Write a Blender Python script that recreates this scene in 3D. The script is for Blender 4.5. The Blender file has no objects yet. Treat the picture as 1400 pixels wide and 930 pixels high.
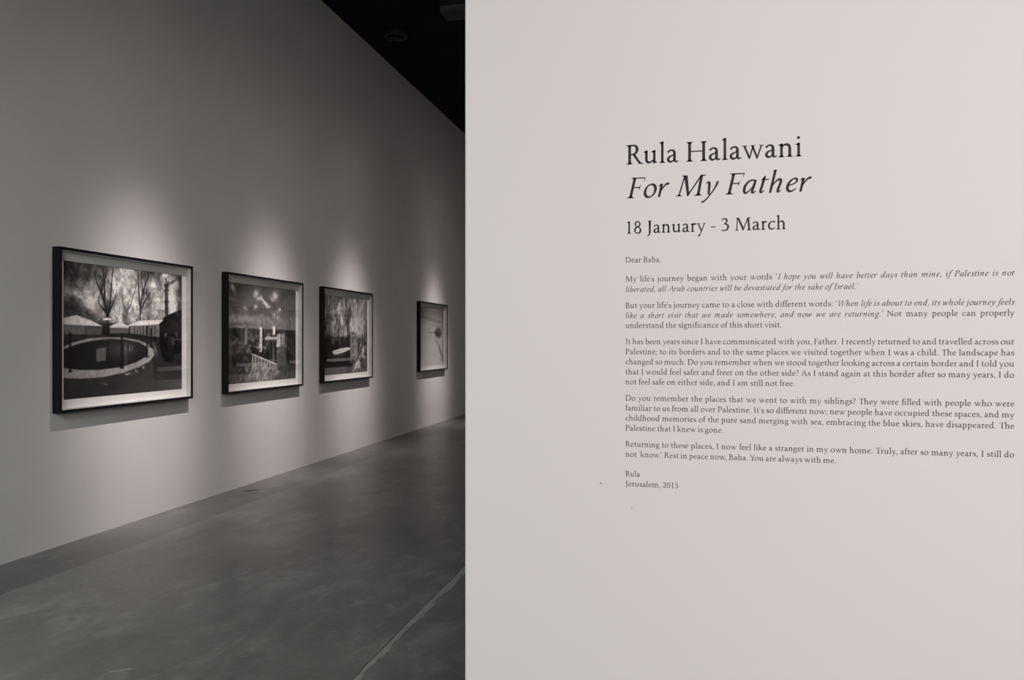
import bpy, math, random
import numpy as np

# ------------------------------------------------------------------ camera
C = bpy.context.scene.collection
SC = bpy.context.scene
TH = math.atan(241 / 1089.0)          # the camera looks this much to the left of the long gallery wall
F_PX = 1089.0
EYE = 1.5
cd = bpy.data.cameras.new('camera')
cd.sensor_width = 36.0
cd.lens = 36.0 * F_PX / 1400.0
cd.shift_y = 2 / 1400.0
cd.clip_start = 0.02
cam = bpy.data.objects.new('camera', cd)
cam.location = (0, 0, EYE)
cam.rotation_euler = (math.radians(90), 0, TH)
C.objects.link(cam)
SC.camera = cam

# ------------------------------------------------------------------ world, exposure
w = bpy.data.worlds.new('world')
SC.world = w
w.use_nodes = True
w.node_tree.nodes['Background'].inputs[0].default_value = (0.93, 1.0, 1.0, 1)
w.node_tree.nodes['Background'].inputs[1].default_value = 0.12
SC.view_settings.view_transform = 'Standard'
SC.view_settings.look = 'None'
SC.view_settings.gamma = 1
SC.view_settings.exposure = 0.0
SC.view_settings.use_curve_mapping = False
SC.cycles.use_denoising = True
SC.cycles.max_bounces = 8

# ------------------------------------------------------------------ lights
def aim(o, t):
    from mathutils import Vector
    d = Vector(t) - Vector(o.location)
    o.rotation_euler = d.to_track_quat('-Z', 'Y').to_euler()

def area(name, loc, target, sx, sy, e, col, spread=180):
    l = bpy.data.lights.new(name, 'AREA')
    l.shape = 'RECTANGLE'; l.size = sx; l.size_y = sy
    l.energy = e; l.color = col; l.spread = math.radians(spread)
    o = bpy.data.objects.new(name, l); o.location = loc
    C.objects.link(o); aim(o, target)
    return o

def spot(name, loc, target, e, col, deg, blend=1.0, r=0.03):
    l = bpy.data.lights.new(name, 'SPOT')
    l.energy = e; l.color = col; l.spot_size = math.radians(deg)
    l.spot_blend = blend; l.shadow_soft_size = r
    # beam profile of the reflector lamp: bell-shaped core with a weak wide skirt
    l.use_nodes = True; nt = l.node_tree; em = nt.nodes['Emission']
    tc = nt.nodes.new('ShaderNodeTexCoord'); sx = nt.nodes.new('ShaderNodeSeparateXYZ')
    nt.links.new(tc.outputs['Normal'], sx.inputs[0])
    def mt(op, a, b_=0.0, c_=0.0):
        n_ = nt.nodes.new('ShaderNodeMath'); n_.operation = op
        for i_, v_ in enumerate((a, b_, c_)):
            if isinstance(v_, (int, float)): n_.inputs[i_].default_value = v_
            else: nt.links.new(v_, n_.inputs[i_])
        return n_.outputs[0]
    th = mt('ARCCOSINE', mt('MINIMUM', mt('ABSOLUTE', sx.outputs['Z']), 0.999999))
    def bell(sig, pw=2.0): return mt('EXPONENT', mt('MULTIPLY', mt('POWER', mt('DIVIDE', th, math.radians(sig)), pw), -1.0))
    nt.links.new(mt('ADD', bell(CORE, 2.7), mt('MULTIPLY', bell(26.0), 0.05)), em.inputs['Strength'])
    o = bpy.data.objects.new(name, l); o.location = loc
    C.objects.link(o); aim(o, target)
    return o

CORE = 9.5                            # e-fold angle of the picture lamps, degrees
WX = -4.504                            # gallery wall plane
FX = -0.20                             # the opposite wall of the gallery, hidden by the partition
TY = 1.75                              # text wall plane
CEIL = 5.79
PICS = [(4.920, 1.586), (7.068, 1.586), (9.200, 1.582), (12.860, 1.572)]   # start along the wall, width

FACING = [11.65, 14.0, 16.15, 18.02]
area('wall_washer', (1.62, -3.8, 3.2), (0.80, TY, 1.25), 3.0, 1.6, 109, (1.0, 0.94, 0.922), 110)
area('front_fill', (-1.9, -1.0, 3.7), (-4.4, 4.0, 0.0), 1.6, 1.6, 36, (0.98, 1.0, 0.975), 82)  # added fill without a fixture, lifts the lower near end of the gallery wall
area('gallery_fill', (-2.35, 11.0, 5.7), (-2.35, 11.0, 0), 1.4, 9.0, 8, (1.0, 0.95, 0.92))  # added unseen fill for the soft ambient light along the gallery
for k, (y0, wd) in enumerate(PICS):
    c = y0 + wd / 2
    spot('picture_spot', (WX + 2.15, c - 0.08, 5.25), (WX, c + 0.20, 1.02), [1280, 1290, 1300, 1170][k],
         (1.0, 0.88, 0.865), 110, 0.3, 0.03)

for y_ in FACING:
    spot('picture_spot', (FX - 2.15, y_ + 0.7, 5.25), (FX, y_ + 0.8, 1.0), 1500, (1.0, 0.885, 0.87), 110, 0.3, 0.03)

# ------------------------------------------------------------------ materials
def new_mat(name, col=(0.5, 0.5, 0.5), rough=0.6, spec=0.5, metal=0.0):
    m = bpy.data.materials.new(name); m.use_nodes = True
    b = m.node_tree.nodes['Principled BSDF']
    b.inputs['Base Color'].default_value = (*col, 1)
    b.inputs['Roughness'].default_value = rough
    b.inputs['Specular IOR Level'].default_value = spec
    b.inputs['Metallic'].default_value = metal
    return m, m.node_tree, b

def noise(nt, scale, detail=6, rough=0.6, vec=None, dist=0.0):
    n = nt.nodes.new('ShaderNodeTexNoise')
    n.inputs['Scale'].default_value = scale; n.inputs['Detail'].default_value = detail
    n.inputs['Roughness'].default_value = rough; n.inputs['Distortion'].default_value = dist
    if vec: nt.links.new(vec, n.inputs['Vector'])
    return n.outputs['Fac']

def ramp(nt, fac, stops):
    r = nt.nodes.new('ShaderNodeValToRGB'); e = r.color_ramp.elements
    while len(e) < len(stops): e.new(0.5)
    for i, (p, c) in enumerate(stops):
        e[i].position = p
        e[i].color = (*c, 1) if len(c) == 3 else c
    nt.links.new(fac, r.inputs['Fac'])
    return r.outputs['Color']

def mixc(nt, fac, a, b, mode='MIX'):
    n = nt.nodes.new('ShaderNodeMix'); n.data_type = 'RGBA'; n.blend_type = mode
    if isinstance(fac, (int, float)): n.inputs[0].default_value = fac
    else: nt.links.new(fac, n.inputs[0])
    for s, v in ((6, a), (7, b)):
        if isinstance(v, tuple): n.inputs[s].default_value = (*v, 1)
        else: nt.links.new(v, n.inputs[s])
    return n.outputs[2]

def math_n(nt, op, a, b=0.5):
    n = nt.nodes.new('ShaderNodeMath'); n.operation = op
    for s, v in ((0, a), (1, b)):
        if isinstance(v, (int, float)): n.inputs[s].default_value = v
        else: nt.links.new(v, n.inputs[s])
    return n.outputs[0]

def bump(nt, b, h, strength, dist=0.01):
    n = nt.nodes.new('ShaderNodeBump'); n.inputs['Strength'].default_value = strength
    n.inputs['Distance'].default_value = dist
    nt.links.new(h, n.inputs['Height']); nt.links.new(n.outputs[0], b.inputs['Normal'])

def pos(nt, sx=1, sy=1, sz=1, rot=0):
    t = nt.nodes.new('ShaderNodeTexCoord'); mp = nt.nodes.new('ShaderNodeMapping')
    mp.inputs['Scale'].default_value = (sx, sy, sz)
    mp.inputs['Rotation'].default_value = (0, 0, rot)
    nt.links.new(t.outputs['Object'], mp.inputs['Vector'])
    return mp.outputs[0]

def wall_paint(name, col, mottling=0.04):
    m, nt, b = new_mat(name, col, 0.62, 0.25)
    p = pos(nt)
    a = noise(nt, 0.8, 4, 0.55, p)
    dk = tuple(c * (1 - mottling) for c in col); lt = tuple(min(1, c * (1 + mottling)) for c in col)
    nt.links.new(ramp(nt, a, [(0.35, dk), (0.65, lt)]), b.inputs['Base Color'])
    bump(nt, b, noise(nt, 160, 3, 0.6, p), 0.05, 0.002)
    return m

M_GAL = wall_paint('gallery_paint', (0.60, 0.592, 0.582))
M_TEXTWALL = wall_paint('white_paint', (0.80, 0.785, 0.765), 0.006)
M_BLACK, _, _ = new_mat('black_ceiling_paint', (0.008, 0.010, 0.017), 0.8, 0.1)
M_FIX, _, _ = new_mat('dark_fixture', (0.035, 0.037, 0.042), 0.5, 0.3)
M_FRAME, nt, b = new_mat('black_stained_wood', (0.0055, 0.006, 0.0085), 0.5, 0.18)
bump(nt, b, noise(nt, 60, 4, 0.6, pos(nt, 1, 0.05, 1)), 0.08, 0.001)
M_MOUNT, nt, b = new_mat('mount_board', (0.87, 0.855, 0.84), 0.8, 0.1)
M_SPACER, _, _ = new_mat('spacer_board', (0.62, 0.61, 0.60), 0.7, 0.1)
M_INK, _, _ = new_mat('vinyl_ink_dark', (0.024, 0.017, 0.018), 0.55, 0.2)
M_INK2, _, _ = new_mat('vinyl_ink_grey', (0.13, 0.105, 0.100), 0.55, 0.2)
M_SPECK, _, _ = new_mat('scuff_grey', (0.40, 0.37, 0.35), 0.8, 0.1)

def print_mat():
    m, nt, b = new_mat('photographic_print', (0.5, 0.5, 0.5), 0.55, 0.2)
    a = nt.nodes.new('ShaderNodeAttribute'); a.attribute_name = 'tone'
    nt.links.new(a.outputs['Color'], b.inputs['Base Color'])
    return m
M_PRINT = print_mat()

def glass_mat():
    m = bpy.data.materials.new('picture_glass'); m.use_nodes = True
    nt = m.node_tree; nt.nodes.clear()
    o = nt.nodes.new('ShaderNodeOutputMaterial'); mx = nt.nodes.new('ShaderNodeMixShader')
    tr = nt.nodes.new('ShaderNodeBsdfTransparent'); tr.inputs[0].default_value = (0.975, 0.98, 0.975, 1)
    gl = nt.nodes.new('ShaderNodeBsdfGlossy'); gl.inputs['Roughness'].default_value = 0.0
    lw = nt.nodes.new('ShaderNodeLayerWeight'); lw.inputs['Blend'].default_value = 0.5
    p5 = math_n(nt, 'POWER', lw.outputs['Facing'], 4.6)
    f = math_n(nt, 'MULTIPLY_ADD', p5, 0.9); nt.nodes[-1].inputs[2].default_value = 0.035
    nt.links.new(f, mx.inputs[0]); nt.links.new(tr.outputs[0], mx.inputs[1]); nt.links.new(gl.outputs[0], mx.inputs[2])
    nt.links.new(mx.outputs[0], o.inputs[0])
    return m
M_GLASS = glass_mat()

def concrete(name, tint=1.0):
    m, nt, b = new_mat(name, (0.2, 0.2, 0.19), 0.34, 0.5)
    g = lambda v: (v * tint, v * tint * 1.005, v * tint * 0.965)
    big = noise(nt, 0.5, 4, 0.55, pos(nt), 0.3)
    mid = noise(nt, 1.9, 7, 0.62, pos(nt, 1.0, 0.7, 1, 0.4))
    fine = noise(nt, 24, 5, 0.7, pos(nt))
    c = ramp(nt, big, [(0.36, g(0.155)), (0.64, g(0.205))])
    c2 = ramp(nt, mid, [(0.34, g(0.085)), (0.66, g(0.285))])
    c = mixc(nt, 0.5, c, c2)
    c = mixc(nt, 0.18, c, ramp(nt, fine, [(0.36, g(0.10)), (0.64, g(0.30))]))
    # pale worn patches: the places where two cloud patterns coincide
    w1 = noise(nt, 0.9, 3, 0.5, pos(nt, 1, 1, 1, 1.0)); w2 = noise(nt, 4.2, 8, 0.7, pos(nt, 1.5, 0.7, 1, -0.2), 0.4)
    k = math_n(nt, 'MULTIPLY', ramp(nt, w1, [(0.42, (0, 0, 0)), (0.56, (1, 1, 1))]), ramp(nt, w2, [(0.48, (0, 0, 0)), (0.62, (1, 1, 1))]))
    c = mixc(nt, math_n(nt, 'MULTIPLY', k, 0.55), c, g(0.34))
    nt.links.new(c, b.inputs['Base Color'])
    b.inputs['Roughness'].default_value = 0.31
    return m
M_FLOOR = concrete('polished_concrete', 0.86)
M_STRIP_SHADE = concrete('concrete_painted_shade', 0.58)  # same concrete, with the shade beside the gallery wall painted into its colour
M_JOINT, nt, b = new_mat('joint_filler', (0.30, 0.315, 0.30), 0.6, 0.3)
nt.links.new(ramp(nt, noise(nt, 9, 6, 0.7, pos(nt)), [(0.3, (0.25, 0.262, 0.25)), (0.7, (0.38, 0.395, 0.375))]), b.inputs['Base Color'])
M_STAIN, _, _ = new_mat('pale_scrape', (0.42, 0.43, 0.41), 0.6, 0.3)
M_DARKSTAIN, _, _ = new_mat('dark_stain', (0.085, 0.085, 0.08), 0.5, 0.3)
M_BLUE, nt, b = new_mat('blue_indicator', (0.02, 0.1, 0.12), 0.5, 0.3)
b.inputs['Emission Color'].default_value = (0.15, 0.6, 0.75, 1); b.inputs['Emission Strength'].default_value = 0.35

# ------------------------------------------------------------------ mesh helpers
def mesh_obj(name, verts, faces, mat, parent=None, smooth=False):
    me = bpy.data.meshes.new(name); me.from_pydata(verts, [], faces)
    me.validate(); me.update()
    if mat: me.materials.append(mat)
    o = bpy.data.objects.new(name, me); C.objects.link(o)
    if parent: o.parent = parent
    return o

def box_data(x0, y0, z0, x1, y1, z1):
    v = [(x0, y0, z0), (x1, y0, z0), (x1, y1, z0), (x0, y1, z0), (x0, y0, z1), (x1, y0, z1), (x1, y1, z1), (x0, y1, z1)]
    f = [(0, 3, 2, 1), (4, 5, 6, 7), (0, 1, 5, 4), (1, 2, 6, 5), (2, 3, 7, 6), (3, 0, 4, 7)]
    return v, f

def box(name, a, b_, mat, parent=None):
    return mesh_obj(name, *box_data(*a, *b_), mat, parent)

def tag(o, label=None, cat=None, group=None, kind=None):
    if label: o['label'] = label
    if cat: o['category'] = cat
    if group: o['group'] = group
    if kind: o['kind'] = kind
    return o

def empty(name, loc, label, cat, group=None):
    o = bpy.data.objects.new(name, None); o.location = loc; o.empty_display_size = 0.1
    C.objects.link(o)
    return tag(o, label, cat, group)

# ------------------------------------------------------------------ the setting
o = box('wall_left', (WX - 0.2, -5, 0), (WX, 24, CEIL), M_GAL); tag(o, 'long grey-white gallery wall with four framed photographs', kind='structure')
o = box('wall_back', (WX, 23.8, 0), (5.2, 24, CEIL), M_GAL); tag(o, 'far end wall of the dim gallery', kind='structure')
o = box('wall_right', (FX, 1.97, 0), (FX + 0.2, 23.8, CEIL), M_GAL); tag(o, 'gallery wall facing the framed photographs, seen in their glass', kind='structure')
u_edge = (635.4 - 700) / F_PX
EX = TY * (math.sin(-TH) + u_edge * math.cos(TH)) / (math.cos(TH) + u_edge * math.sin(TH))
# slightly eased vertical arris on the free end of the partition
r_ = 0.004
prof = [(EX + r_, TY), (EX + 0.3 * r_, TY + 0.3 * r_), (EX, TY + r_), (EX, TY + 0.22), (3.6, TY + 0.22), (3.6, TY)]
n = len(prof)
verts = [(x, y, 0) for x, y in prof] + [(x, y, 4.9) for x, y in prof]
faces = [tuple(range(n))[::1], tuple(range(2 * n - 1, n - 1, -1))] + [(i, i + n, (i + 1) % n + n, (i + 1) % n) for i in range(n)]
o = mesh_obj('wall_front', verts, faces, M_TEXTWALL); tag(o, 'bright off-white partition wall carrying the exhibition text', kind='structure')

SX = WX + 0.53
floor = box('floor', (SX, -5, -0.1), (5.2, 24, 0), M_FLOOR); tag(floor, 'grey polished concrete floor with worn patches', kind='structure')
o = box('floor_shade_strip', (WX, -5, -0.1), (SX, 24, -0.0005), M_STRIP_SHADE); tag(o, 'concrete floor along the gallery wall, darker with painted-in shade', kind='structure')  # floor strip whose darker colour paints in the shade by the wall
o.name = 'shade_strip_1'
# ragged filled joint in the floor
rnd = random.Random(7)
pts_l, pts_r = [], []
y = -1.0
n1 = n2 = 0.0
while y < 23.5:
    n1 = n1 * 0.85 + rnd.uniform(-1, 1) * 0.008; n2 = n2 * 0.8 + rnd.uniform(-1, 1) * 0.012
    bulge = 0.022 * math.exp(-((y - 4.15) / 0.12) ** 2) + 0.02 * math.exp(-((y - 5.0) / 0.3) ** 2)
    pts_l.append((-1.445 - 0.009 + n1 * 0.35, y)); pts_r.append((-1.445 + 0.009 + abs(n2) + bulge, y)); y += 0.03
m_ = len(pts_l)
verts = [(x, y, 0.0008) for x, y in pts_l] + [(x, y, 0.0008) for x, y in pts_r]
faces = [(i, i + m_, i + m_ + 1, i + 1) for i in range(m_ - 1)]
mesh_obj('joint_filler', verts, faces, M_JOINT, floor)
verts = [(x - 0.006, y, 0.0007) for x, y in pts_l] + [(x + 0.001, y, 0.0007) for x, y in pts_l]
mesh_obj('joint_groove', verts, faces, M_DARKSTAIN, floor)

def blob(name, cx, cy, rx, ry, rot, mat, seed, z=0.0006, k=22, rag=0.35):
    rr = random.Random(seed); v = []
    for i in range(k):
        a = 2 * math.pi * i / k; s = 1 - rag * rr.random()
        x = rx * s * math.cos(a); y = ry * s * math.sin(a)
        v.append((cx + x * math.cos(rot) - y * math.sin(rot), cy + x * math.sin(rot) + y * math.cos(rot), z))
    return mesh_obj(name, v, [tuple(range(k))], mat, floor)

def gnd(px, py):            # floor point seen at a pixel of the photograph
    u = (px - 700) / F_PX; t = EYE * F_PX / (py - 467)
    return t * (-math.sin(TH) + u * math.cos(TH)), t * (math.cos(TH) + u * math.sin(TH))
for i, (px, py, rx, ry, ro) in enumerate([(159, 918, .030, .008, .3), (174, 915.5, .024, .010, .5), (167, 917, .016, .006, .1), (152, 919, .012, .006, .3)]):
    x, y = gnd(px, py); blob('scrape_mark', x, y, rx, ry, ro, M_STAIN, i + 3)
x, y = gnd(343, 671); blob('floor_stain', x, y, .055, .10, -0.7, M_DARKSTAIN, 12, rag=0.2)

ceil_ = box('ceiling', (WX - 0.2, -5, CEIL), (5.2, 24, CEIL + 0.1), M_BLACK); tag(ceil_, 'black unlit ceiling', kind='structure')
# scratch: the faint fixtures on the black ceiling
def ceil_at(px, py, z):
    u = (px - 700) / F_PX; t = (z - EYE) * F_PX / (467 - py)
    return t * (-math.sin(TH) + u * math.cos(TH)), t * (math.cos(TH) + u * math.sin(TH))
x, y = ceil_at(541, 50, CEIL - 0.04)
k = 32; v = []; f = []
for rr, zz in ((0.16, CEIL), (0.16, CEIL - 0.05), (0.125, CEIL - 0.05), (0.115, CEIL - 0.015)):
    v += [(rr * math.cos(2 * math.pi * i / k), rr * math.sin(2 * math.pi * i / k), zz) for i in range(k)]
for j in range(3):
    f += [(j * k + i, j * k + (i + 1) % k, (j + 1) * k + (i + 1) % k, (j + 1) * k + i) for i in range(k)]
sp = empty('ceiling_speaker', (x, y, 0), 'faint dark round fitting set in the black ceiling above the gallery wall', 'ceiling fitting')
mesh_obj('rim', v, f, M_FIX, sp)
mesh_obj('grille', [(0.118 * math.cos(2 * math.pi * i / k), 0.118 * math.sin(2 * math.pi * i / k), CEIL - 0.014) for i in range(k)], [tuple(range(k))], M_BLACK, sp)
x, y = ceil_at(622, 13, CEIL - 0.1)
o = box('ventilation_duct', (x - 0.16, y - 0.12, CEIL - 0.16), (x + 1.1, y + 0.18, CEIL), M_FIX); tag(o, 'dim grey box-shaped duct under the black ceiling, at the top edge beside the partition', 'duct')
x, y = ceil_at(556.5, 1, CEIL - 0.05)
ind = empty('indicator_lamp', (x, y, 0), 'tiny blue-lit indicator on the black ceiling', 'lamp')
box('housing', (-0.05, -0.05, CEIL - 0.05), (0.05, 0.05, CEIL), M_BLACK, ind)
box('lens', (-0.016, -0.062, CEIL - 0.045), (0.016, -0.05, CEIL - 0.02), M_BLUE, ind)

# ------------------------------------------------------------------ framed photographs
Z0, Z1 = 0.978, 2.189
DP = 0.066           # frame depth
LIP = 0.020          # face width of the black moulding
REC = 0.052          # board lies this far behind the frame's face
MAT = 0.066          # visible board margin, measured from the spacer
SPC = 0.006

# --- tiny image toolkit: every print is a flat sheet whose tones are painted on a fine vertex grid
def vnoise(h, w_, cells_x, cells_y, seed, octaves=4, gain=0.55):
    rg = np.random.RandomState(seed); out = np.zeros((h, w_)); amp = 1; tot = 0
    yy, xx = np.mgrid[0:h, 0:w_]
    for o_ in range(octaves):
        cx, cy = cells_x * 2 ** o_, cells_y * 2 ** o_
        g = rg.rand(int(cy) + 2, int(cx) + 2)
        fx = xx / w_ * cx; fy = yy / h * cy
        ix = fx.astype(int); iy = fy.astype(int); tx = fx - ix; ty = fy - iy
        tx = tx * tx * (3 - 2 * tx); ty = ty * ty * (3 - 2 * ty)
        out += amp * ((g[iy, ix] * (1 - tx) + g[iy, ix + 1] * tx) * (1 - ty) + (g[iy + 1, ix] * (1 - tx) + g[iy + 1, ix + 1] * tx) * ty)
        tot += amp; amp *= gain
    return out / tot

class Pic:
    def __init__(s, w_, h, y0, wd):
        s.w, s.h = w_, h
        s.y0, s.wd = y0, wd
        s.Y, s.X = np.mgrid[0:h, 0:w_].astype(float)
        s.X /= (w_ - 1); s.Y /= (h - 1)          # 0..1, Y down
        s.a = np.zeros((h, w_)) + 0.3
        s.xp = WX + DP - REC
        s.ya = y0 + LIP + SPC + MAT; s.yb = y0 + wd - LIP - SPC - MAT
        rg = sum(ord(c_) for c_ in str(w_)) + h
        s.WX = (vnoise(h, w_, 9, 7, rg, 4, .6) - .5); s.WY = (vnoise(h, w_, 9, 7, rg + 1, 4, .6) - .5)
        s.za = Z0 + LIP + SPC + MAT; s.zb = Z1 - LIP - SPC - MAT
    def uv(s, px, py):                            # print coordinates of a point of the photograph
        u = (px - 700) / F_PX
        k_ = (-math.sin(TH) + u * math.cos(TH)); t = s.xp / k_
        y = t * (math.cos(TH) + u * math.sin(TH)); z = EYE + (467 - py) / F_PX * t
        return (y - s.ya) / (s.yb - s.ya), 1 - (z - s.za) / (s.zb - s.za)
    def mix(s, mask, v): s.a = s.a * (1 - mask) + v * mask
    def poly(s, pts, v, soft=0.004, op=1.0):
        inside = np.zeros(s.a.shape, bool); d = np.full(s.a.shape, 9.0)
        n_ = len(pts)
        for i in range(n_):
            (x1, y1), (x2, y2) = pts[i], pts[(i + 1) % n_]
            c = ((y1 > s.Y) != (y2 > s.Y)) & (s.X < (x2 - x1) * (s.Y - y1) / ((y2 - y1) + 1e-12) + x1)
            inside ^= c
            d = np.minimum(d, s.seg(x1, y1, x2, y2))
        sd = np.where(inside, d, -d)
        s.mix(np.clip(sd / soft + 0.5, 0, 1) * op, v)
    def seg(s, x1, y1, x2, y2):
        dx, dy = x2 - x1, y2 - y1; L = dx * dx + dy * dy + 1e-12
        t = np.clip(((s.X - x1) * dx + (s.Y - y1) * dy) / L, 0, 1)
        return np.hypot((s.X - x1 - t * dx) * 1.3, s.Y - y1 - t * dy)
    def line(s, pts, wd, v, op=1.0, soft=0.004):
        for i in range(len(pts) - 1):
            wa = wd if not isinstance(wd, (list, tuple)) else wd[i]
            s.mix(np.clip((wa / 2 - s.seg(*pts[i], *pts[i + 1])) / soft + 0.5, 0, 1) * op, v)
    def glow(s, x, y, rx, ry, v, op=1.0, rot=0.0):
        dx, dy = s.X - x + s.WX * .10, s.Y - y + s.WY * .10
        a_ = dx * math.cos(rot) + dy * math.sin(rot); b2 = -dx * math.sin(rot) + dy * math.cos(rot)
        s.mix(np.exp(-((a_ / rx) ** 2 + (b2 / ry) ** 2)) * op, v)

def pic_pool(y0, wd):
    p = Pic(360, 270, y0, wd); X, Y = p.X, p.Y; U = p.uv
    n1 = vnoise(p.h, p.w, 6, 5, 1, 5, .6); n2 = vnoise(p.h, p.w, 30, 22, 2, 4, .75); n3 = vnoise(p.h, p.w, 14, 9, 9, 4, .7)
    p.a = .46 + (n1 - .5) * .55
    def g_(px, py, rx, ry, v, o_=.8, rot=0.0): p.glow(*U(px, py), rx, ry, v, o_, rot)
    # deep vignette of the upper left, storm-like crowns
    g_(84, 366, .17, .17, .13, 1); g_(112, 378, .09, .10, .22, .9); g_(128, 366, .08, .07, .26, .8)
    g_(92, 420, .06, .10, .16, .9); g_(114, 426, .07, .07, .20, .85); g_(104, 438, .09, .04, .20, .7)
    g_(97, 397, .05, .035, .50, .85, .5); g_(110, 407, .06, .028, .66, .9, .5); g_(122, 417, .06, .022, .60, .8, .9)
    g_(118, 399, .045, .05, .60, .8, -.5); g_(126, 411, .04, .04, .78, .8); g_(132, 408, .03, .03, .66, .7); g_(136, 424, .03, .05, .42, .6)
    g_(139, 398, .05, .08, .50, .6)
    # luminous centre
    g_(164, 385, .09, .22, .74, .75); g_(160, 428, .07, .09, .80, .7); g_(178, 372, .07, .10, .70, .7); g_(183, 420, .07, .16, .66, .7)
    g_(200, 428, .05, .08, .60, .7); g_(205, 372, .05, .05, .30, .8); g_(216, 372, .04, .05, .30, .7)
    g_(209, 387, .022, .035, .85, .9); g_(214, 400, .03, .05, .72, .8); g_(211, 415, .025, .04, .66, .7); g_(217, 424, .03, .05, .34, .7)
    g_(224, 376, .03, .05, .88, .9); g_(229, 373, .03, .04, .86, .8); g_(236, 407, .05, .15, .84, 1); g_(224, 412, .014, .09, .82, .8)
    # leaf texture everywhere but the open sky
    open_sky = np.exp(-(((X - U(236, 400)[0]) / .05) ** 2 + ((Y - U(236, 400)[1]) / .20) ** 2))
    tex = (n2 - .5) * .75 + (n3 - .5) * .55
    p.a = p.a * 1.08 + .02 + tex * (1 - .85 * open_sky) * (.35 + p.a)
    g_(248, 385, .035, .22, .12, 1); p.line([U(229, 388), U(236, 386), U(243, 380)], .018, .16, .8, .02)
    # bare trees
    rr = random.Random(4)
    def br(pts, w0, w1, v):
        q = [U(*t) for t in pts]; n_ = len(q) - 1
        p.line(q, [w0 + (w1 - w0) * i / max(1, n_ - 1) for i in range(n_)], v, .9, .005)
    def twigs(pts, k_, v):
        for i in range(k_):
            j = rr.randrange(len(pts) - 1); t = rr.random()
            x0_ = pts[j][0] + (pts[j + 1][0] - pts[j][0]) * t; y0_ = pts[j][1] + (pts[j + 1][1] - pts[j][1]) * t
            dx = rr.uniform(-7, 7); dy = -rr.uniform(8, 22)
            p.line([U(x0_, y0_), U(x0_ + dx * .6, y0_ + dy * .5), U(x0_ + dx, y0_ + dy)], .0045, v, .6, .006)
    T1 = [[(147.3, 434), (143, 414), (138, 401), (132, 386), (129, 372)], [(147.8, 434), (150, 416), (151.7, 398), (153, 384), (155, 366)], [(143, 414), (143, 400), (143, 384), (140, 366)], [(148.5, 430), (152, 420), (158, 408)], [(138, 401), (140, 392), (145, 376)], [(147, 432), (141, 422), (135, 415)]]
    for t in T1: br(t, .017, .008, .10); twigs(t, 9, .14)
    T2 = [[(191.6, 444), (191.8, 419)], [(191.8, 419), (190, 401), (189.3, 384), (189, 366)], [(192, 419), (195.5, 401), (194, 388), (193.6, 374), (196, 366)], [(195.5, 401), (199, 388), (204, 374)], [(192, 424), (198, 412), (206, 400)]]
    for t in T2: br(t, .014, .008, .12); twigs(t, 7, .2)
    T3 = [[(173.7, 449), (173.2, 427)], [(173.2, 427), (169, 417), (166, 404)], [(173.2, 427), (179, 416), (183, 402), (186, 392)]]
    for t in T3: br(t, .010, .006, .26); twigs(t, 6, .42)
    p.line([U(146.8, 432), U(146.8, 458)], .016, .06)
    # minaret
    p.line([U(227.2, 380), U(227.3, 394)], .008, .14)
    p.poly([U(225.4, 390), U(229.6, 390), U(230.2, 431), U(225.2, 431)], .20)
    for yy in (390, 397.3, 413): p.line([U(225, yy), U(230.2, yy)], .014, .12)
    p.line([U(229, 397), U(229, 430)], .005, .48, .8)
    # ground between and behind the pavilions
    p.poly([U(80, 440), U(252, 444), U(252, 590), U(80, 590)], .17, .01)
    p.poly([U(86, 452), U(214, 448), U(214, 466), U(86, 470)], .10, .01)
    # dark building on the right
    p.poly([U(217, 442), U(226, 432), U(252, 422), U(252, 500), U(224, 494), U(218, 474)], .045, .006)
    # white tents
    p.poly([U(86, 434.5), U(105, 431), U(126, 439), U(141, 446), U(125, 446.5), U(86, 444)], .80)
    p.poly([U(86, 444), U(140, 446), U(139, 458), U(117, 459), U(86, 460)], .30)
    p.poly([U(86, 445), U(116, 446), U(116, 459), U(86, 460)], .40, .006)
    p.line([U(116, 446), U(116, 460)], .004, .12)
    p.poly([U(140.5, 436), U(146.5, 434.3), U(152.5, 436.5), U(152, 438), U(141, 437.8)], .85)
    p.poly([U(150, 446), U(163, 440.5), U(176, 445), U(176, 449), U(150, 448)], .72)
    p.poly([U(150, 448), U(176, 449), U(176, 456), U(150, 456)], .33)
    p.poly([U(176, 444), U(190, 438.5), U(224, 437.2), U(217, 443.6), U(200, 445), U(176, 446)], .78)
    p.poly([U(178, 446), U(218, 444), U(218, 461), U(178, 456)], .40)
    for x_ in (184, 188, 192, 196, 200, 204, 208, 212): p.line([U(x_, 446), U(x_, 458)], .007, .10)
    p.line([U(146.8, 446), U(146.8, 461)], .014, .04)
    p.poly([U(86, 457), U(146, 458), U(146, 461), U(86, 467)], .17)
    # pool: bright rim and black water
    def ell(cx, cy, rx, ry, n_=48, a0=0, a1=360):
        return [U(cx + rx * math.cos(math.radians(a0 + (a1 - a0) * i / n_)), cy + ry * math.sin(math.radians(a0 + (a1 - a0) * i / n_))) for i in range(n_)]
    p.poly([U(x_, y_) for x_, y_ in [(86, 475), (100, 468), (120, 463), (145, 461), (168, 461.5), (190, 465), (203, 471), (210, 479), (211, 486), (205, 494), (190, 502), (168, 510), (140, 516), (110, 518), (86, 517)]], .54)
    p.poly([U(x_, y_) for x_, y_ in [(86, 478), (105, 471), (125, 466), (150, 463.5), (172, 464.5), (190, 468.5), (200, 474), (203, 481), (199, 488), (185, 496), (165, 502), (135, 506), (108, 506), (86, 503)]], .10)
    p.glow(*U(162, 476), .12, .07, .24, .8); p.glow(*U(188, 478), .06, .06, .20, .6)
    for x_, v_ in ((170, .40), (177, .48), (183, .42)): p.glow(*U(x_, 473), .012, .03, v_, .8)
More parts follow.
